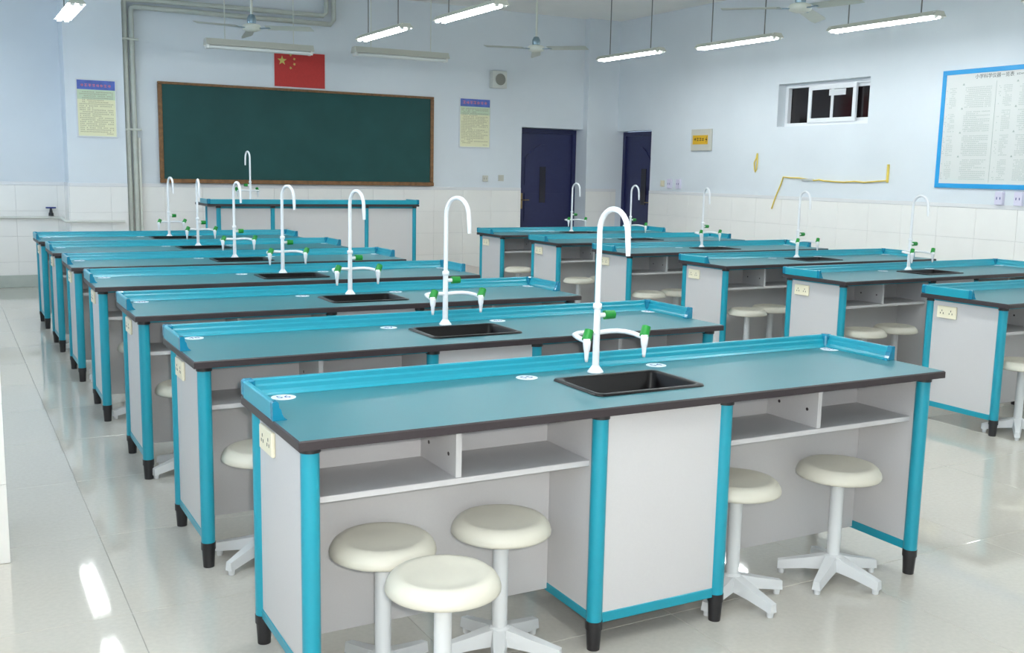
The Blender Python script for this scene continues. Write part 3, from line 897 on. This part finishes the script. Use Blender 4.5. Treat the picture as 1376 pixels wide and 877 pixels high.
def make_faucet():
    root = empty('gooseneck_faucet')
    MB().lathe([(0, 0), (0.028, 0), (0.028, 0.005), (0.022, 0.012), (0.015, 0.022), (0.0125, 0.026)], seg=24).build('base_flange', M['faucet'], root)
    co = MB().cyl((0, 0, 0.02), (0, 0, 0.225), 0.0125, 0.0115, seg=16).build('column', M['faucet'], root)
    MB().lathe([(0.0115, 0.222), (0.0155, 0.224), (0.0155, 0.240), (0.010, 0.243)], seg=18).build('collar', M['faucet'], co)
    R = 0.075; zc = 0.575-R-0.009
    pts = [(0, 0, 0.238), (0, 0, 0.35), (0, 0, zc)]
    for i in range(1, 13):
        a = PI*i/12*0.97
        pts.append((0, -R+R*math.cos(a), zc+R*math.sin(a)))
    pts.append((0, -2*R-0.004, zc-0.04)); pts.append((0, -2*R-0.006, zc-0.075))
    MB().tube(pts, [0.0095]*(len(pts)-2)+[0.0092, 0.0075], 12).build('gooseneck', M['faucet'], root)
    def knob(p, d, parent, r=0.0175, l=0.038):
        p = Vector(p); d = Vector(d).normalized()
        MB().cyl(p, p+d*l, r, r*0.92, seg=6).build('knob', M['green'], parent)
    # upper valve on the column
    v = MB(); v.cyl((0.008, 0, 0.200), (0.034, 0, 0.200), 0.0085, seg=12)
    vo = v.build('valve_stub', M['faucet'], root)
    knob((0.030, 0, 0.200), (1, -0.05, 0), vo)
    for s in (-1, 1):
        arm = MB().tube([(s*0.008, 0, 0.140), (s*0.05, 0, 0.142), (s*0.082, -0.004, 0.142), (s*0.104, -0.022, 0.141), (s*0.114, -0.060, 0.139), (s*0.116, -0.110, 0.134)], 0.0085, 10).build('arm', M['faucet'], root)
        MB().lathe([(0, 0.146), (0.0125, 0.144), (0.0135, 0.130), (0.011, 0.108), (0.0085, 0.100), (0.0065, 0.078), (0.005, 0.066), (0, 0.066)], c=(s*0.116, -0.120, 0), seg=14).build('nozzle', M['faucet'], arm)
        knob((s*0.116, -0.116, 0.136), (0.45, 0.25, 0.85), arm)
    return root

bench0 = make_bench(); faucet0 = make_faucet()
# front-left corner of every worktop (measured), small turn about the bench end
LEFT = [(0.0, 0.0, -0.010), (-0.010, 1.186, -0.003), (-0.016, 2.396, -0.005), (-0.030, 3.637, -0.014), (-0.031, 4.856, 0.003), (-0.036, 6.097, 0.004), (-0.035, 7.380, 0.004)]
RIGHT = [(4.472, 1.197, 0.0), (4.502, 2.423, 0.012), (4.492, 3.608, 0.001), (4.458, 4.839, 0.002), (4.514, 6.116, -0.003), (4.549, 7.351, -0.004)]
nth = ['nearest', 'second', 'third', 'fourth', 'fifth', 'sixth', 'farthest']
nthr = ['nearest', 'second', 'third', 'fourth', 'fifth', 'farthest']
spout = {0: 4, 1: 15, 2: 9, 3: 14, 4: 5, 5: -5, 6: 7}
spout_r = [0, -7, -11, -19, -4, 3]
benches = {}
firstb = True
def local_to_world(b, x, y):
    px, py, a = b
    yy = y-BD/2
    return (px + math.cos(a)*x - math.sin(a)*yy, py + BD/2 + math.sin(a)*x + math.cos(a)*yy)
for side, arr in (('left', LEFT), ('right', RIGHT)):
    for i, b in enumerate(arr):
        o = bench0 if firstb else copy_tree(bench0)
        f = faucet0 if firstb else copy_tree(faucet0)
        firstb = False
        w = (nth if side == 'left' else nthr)[i]
        wx, wy = local_to_world(b, 0, 0)
        o.location = (wx, wy, 0); o.rotation_euler = (0, 0, b[2])
        if side == 'left':
            lab = '%s teal-topped lab bench of the left column, counted from the camera' % w
            fl_ = 'white gooseneck faucet with green knobs on the %s left-column bench from the camera' % w
        else:
            lab = '%s teal-topped lab bench of the right column, counted from the camera' % w
            fl_ = 'white gooseneck faucet with green knobs on the %s right-column bench from the camera' % w
        tag(o, lab, 'lab bench', 'student lab benches in two columns')
        fx, fy = local_to_world(b, 1.195, 0.472)
        f.location = (fx, fy, BH+0.0005); f.rotation_euler = (0, 0, b[2])
        tag(f, fl_, 'faucet', 'white lab faucets')
        for c in f.children:
            if c.name.startswith('gooseneck'):
                c.rotation_euler = (0, 0, math.radians((spout.get(i, 0) if side == 'left' else spout_r[i])))
        benches[side, i] = (b, o)
for (side, i), (b, o) in benches.items():
    row = 7-i if side == 'left' else 6-i
    add_stickers(o, row*8 if side == 'left' else row*8-4)

# ------------------------------------------------------------------ stools
def make_stool():
    root = empty('lab_stool')
    prof = [(0, 0.393), (0.115, 0.393), (0.145, 0.391), (0.1505, 0.394), (0.1515, 0.401), (0.148, 0.413), (0.140, 0.426), (0.129, 0.4345), (0.118, 0.4375), (0.108, 0.4365), (0.092, 0.431), (0.055, 0.4275), (0, 0.427)]
    MB().lathe(prof, seg=40).build('seat', M['stool'], root)
    MB().lathe([(0.06, 0.380), (0.06, 0.389), (0, 0.389)], seg=20).build('seat_plate', M['stool_metal'], root)
    MB().cyl((0, 0, 0.085), (0, 0, 0.382), 0.0235, seg=20).build('column', M['stool_metal'], root)
    MB().lathe([(0, 0.050), (0.034, 0.050), (0.036, 0.085), (0.028, 0.094), (0.0236, 0.096)], seg=20).build('hub', M['stool_metal'], root)
    for k in range(5):
        b = MB()
        n = len(b.v)
        sec = [(0.020, 0.026, 0.040, 0.092), (0.10, 0.022, 0.034, 0.072), (0.195, 0.015, 0.018, 0.050)]
        for r, w, z0, z1 in sec:
            b.v += [(r, -w, z0), (r, w, z0), (r, w*0.75, z1), (r, -w*0.75, z1)]
        for q in range(2):
            for e in range(4):
                b.f.append((n+4*q+e, n+4*q+(e+1) % 4, n+4*q+4+(e+1) % 4, n+4*q+4+e)); b.m.append(0); b.sm.append(False)
        b.f.append((n, n+1, n+2, n+3)); b.f.append((n+8, n+9, n+10, n+11)); b.m += [0, 0]; b.sm += [False, False]
        b.cyl((0.180, 0, 0.0), (0.180, 0, 0.022), 0.011, 0.013, seg=10)
        o = b.build('base_leg', M['stool_metal'], root)
        o.rotation_euler = (0, 0, 2*PI*k/5)
    return root
stool0 = make_stool()
firsts = True
def stool(x, y, rz, label):
    global firsts
    o = stool0 if firsts else copy_tree(stool0)
    firsts = False
    o.location = (x, y, 0.0005); o.rotation_euler = (0, 0, math.radians(rz))
    tag(o, label, 'stool', 'round cream lab stools')
stool(0.283, 0.145, 100, 'cream round stool under the nearest bench, close to its left end panel')
stool(0.326, -0.163, 98, 'cream round stool pulled out farthest in front of the nearest bench')
stool(0.663, 0.145, 241, 'cream round stool under the nearest bench, next to the sink cabinet on its left')
stool(1.588, 0.150, 275, 'cream round stool half hidden by the sink cabinet of the nearest bench')
stool(2.050, 0.125, 208, 'cream round stool nearest the right end of the nearest bench')
def bench_stool(side, i, lx, ly, rz, label):
    x, y = local_to_world(benches[side, i][0], lx, ly)
    stool(x, y, rz, label)
bench_stool('left', 1, 0.250, 0.04, 70, 'cream round stool under the second left bench, at its left end')
bench_stool('left', 2, 0.245, 0.10, 200, 'cream round stool under the third left bench, at its left end')
bench_stool('left', 3, 0.270, 0.12, 190, 'cream round stool under the fourth left bench, at its left end')
bench_stool('left', 4, 0.260, 0.10, 210, 'cream round stool under the fifth left bench, at its left end')
bench_stool('left', 5, 0.260, 0.10, 180, 'cream round stool under the sixth left bench, at its left end')
for i, l in ((0, [(0.23, 0.03)]), (1, [(0.27, 0.05), (0.635, 0.09)]), (2, [(0.240, 0.0), (0.565, 0.09)]), (3, [(0.230, 0.0), (0.56, 0.03)]), (4, [(0.215, -0.06), (0.54, -0.02)]), (5, [(0.15, -0.13)])):
    for k, (lx, ly) in enumerate(l):
        bench_stool('right', i, lx, ly, 37*i+80*k, 'cream round stool under the %s right bench, %s' % (nthr[i], ('nearer its left end panel' if k == 0 else 'second from its left end panel') if len(l) > 1 else 'beside its left end panel'))

# ------------------------------------------------------------------ teacher's desk on the platform
def make_desk():
    L, D, zb, zt = 2.46, 0.62, 0.2005, 1.062
    root = empty('teacher_desk', (1.722, 8.72+D, 0))
    root.rotation_euler = (0, 0, 0)
    # local y = 0 is the teacher's edge; the splash strip stands on the students' side (-D)
    z1 = zt; z0 = zt-0.026
    MB().box(0, L, -D, 0, z0, z1, 0, 0.003).build('worktop', [M['edge']], root)
    MB().box(0.006, L-0.006, -D+0.006, -0.006, z1, z1+0.0012).build('laminate_sheet', M['laminate'], root)
    z = z1+0.0012
    g = 0.032
    MB().prism(LIP, lambda u, v, t: (t, -D+u, z+v), g, L-g).build('back_splash', M['teal'], root)
    for sx in (0, 1):
        pl = (lambda u, v, t: (u, t, z+v)) if sx == 0 else (lambda u, v, t: (L-u, t, z+v))
        MB().prism(LIP, pl, -D+g, -D+0.36).build('side_splash', M['teal'], root)
        x0, x1 = (-0.001, 0.036) if sx == 0 else (L-0.036, L+0.001)
        MB().box(x0, x1, -D-0.001, -D+0.036, z, z+0.0535, 0, 0.006).build('corner_cap', M['teal_cap'], root)
    LX = (0.125, 0.715, 1.815, 2.415)
    for x in LX:
        for y in (-D+0.05, -0.05):
            leg(root, x, y, z0, zb=zb)
    for a, b in zip(LX, LX[1:]):
        MB().box(a+0.022, b-0.022, -D+0.045, -D+0.060, zb+0.115, z0-0.022).build('front_panel', M['panel'], root)
        MB().box(a+0.022, b-0.022, -D+0.040, -D+0.062, zb+0.085, zb+0.115, 0, 0.002).build('foot_rail', M['teal'], root)
        MB().box(a+0.022, b-0.022, -D+0.040, -D+0.062, z0-0.022, z0).build('top_rail', M['teal'], root)
    for x in (LX[0], LX[3]):
        MB().box(x-0.008, x+0.008, -D+0.072, -0.072, zb+0.115, z0-0.012).build('end_panel', M['panel'], root)
        MB().box(x-0.010, x+0.010, -D+0.072, -0.072, zb+0.085, zb+0.115, 0, 0.002).build('foot_rail', M['teal'], root)
    tag(root, "long teacher's desk with white front panels and teal legs before the chalkboard", 'desk')
    return root
make_desk()
tf = copy_tree(faucet0)
tf.location = (2.235, 8.92, 1.0635+0.0005); tf.rotation_euler = (0, 0, PI)
tag(tf, "white gooseneck faucet with green knobs on the teacher's desk", 'faucet', 'white lab faucets')
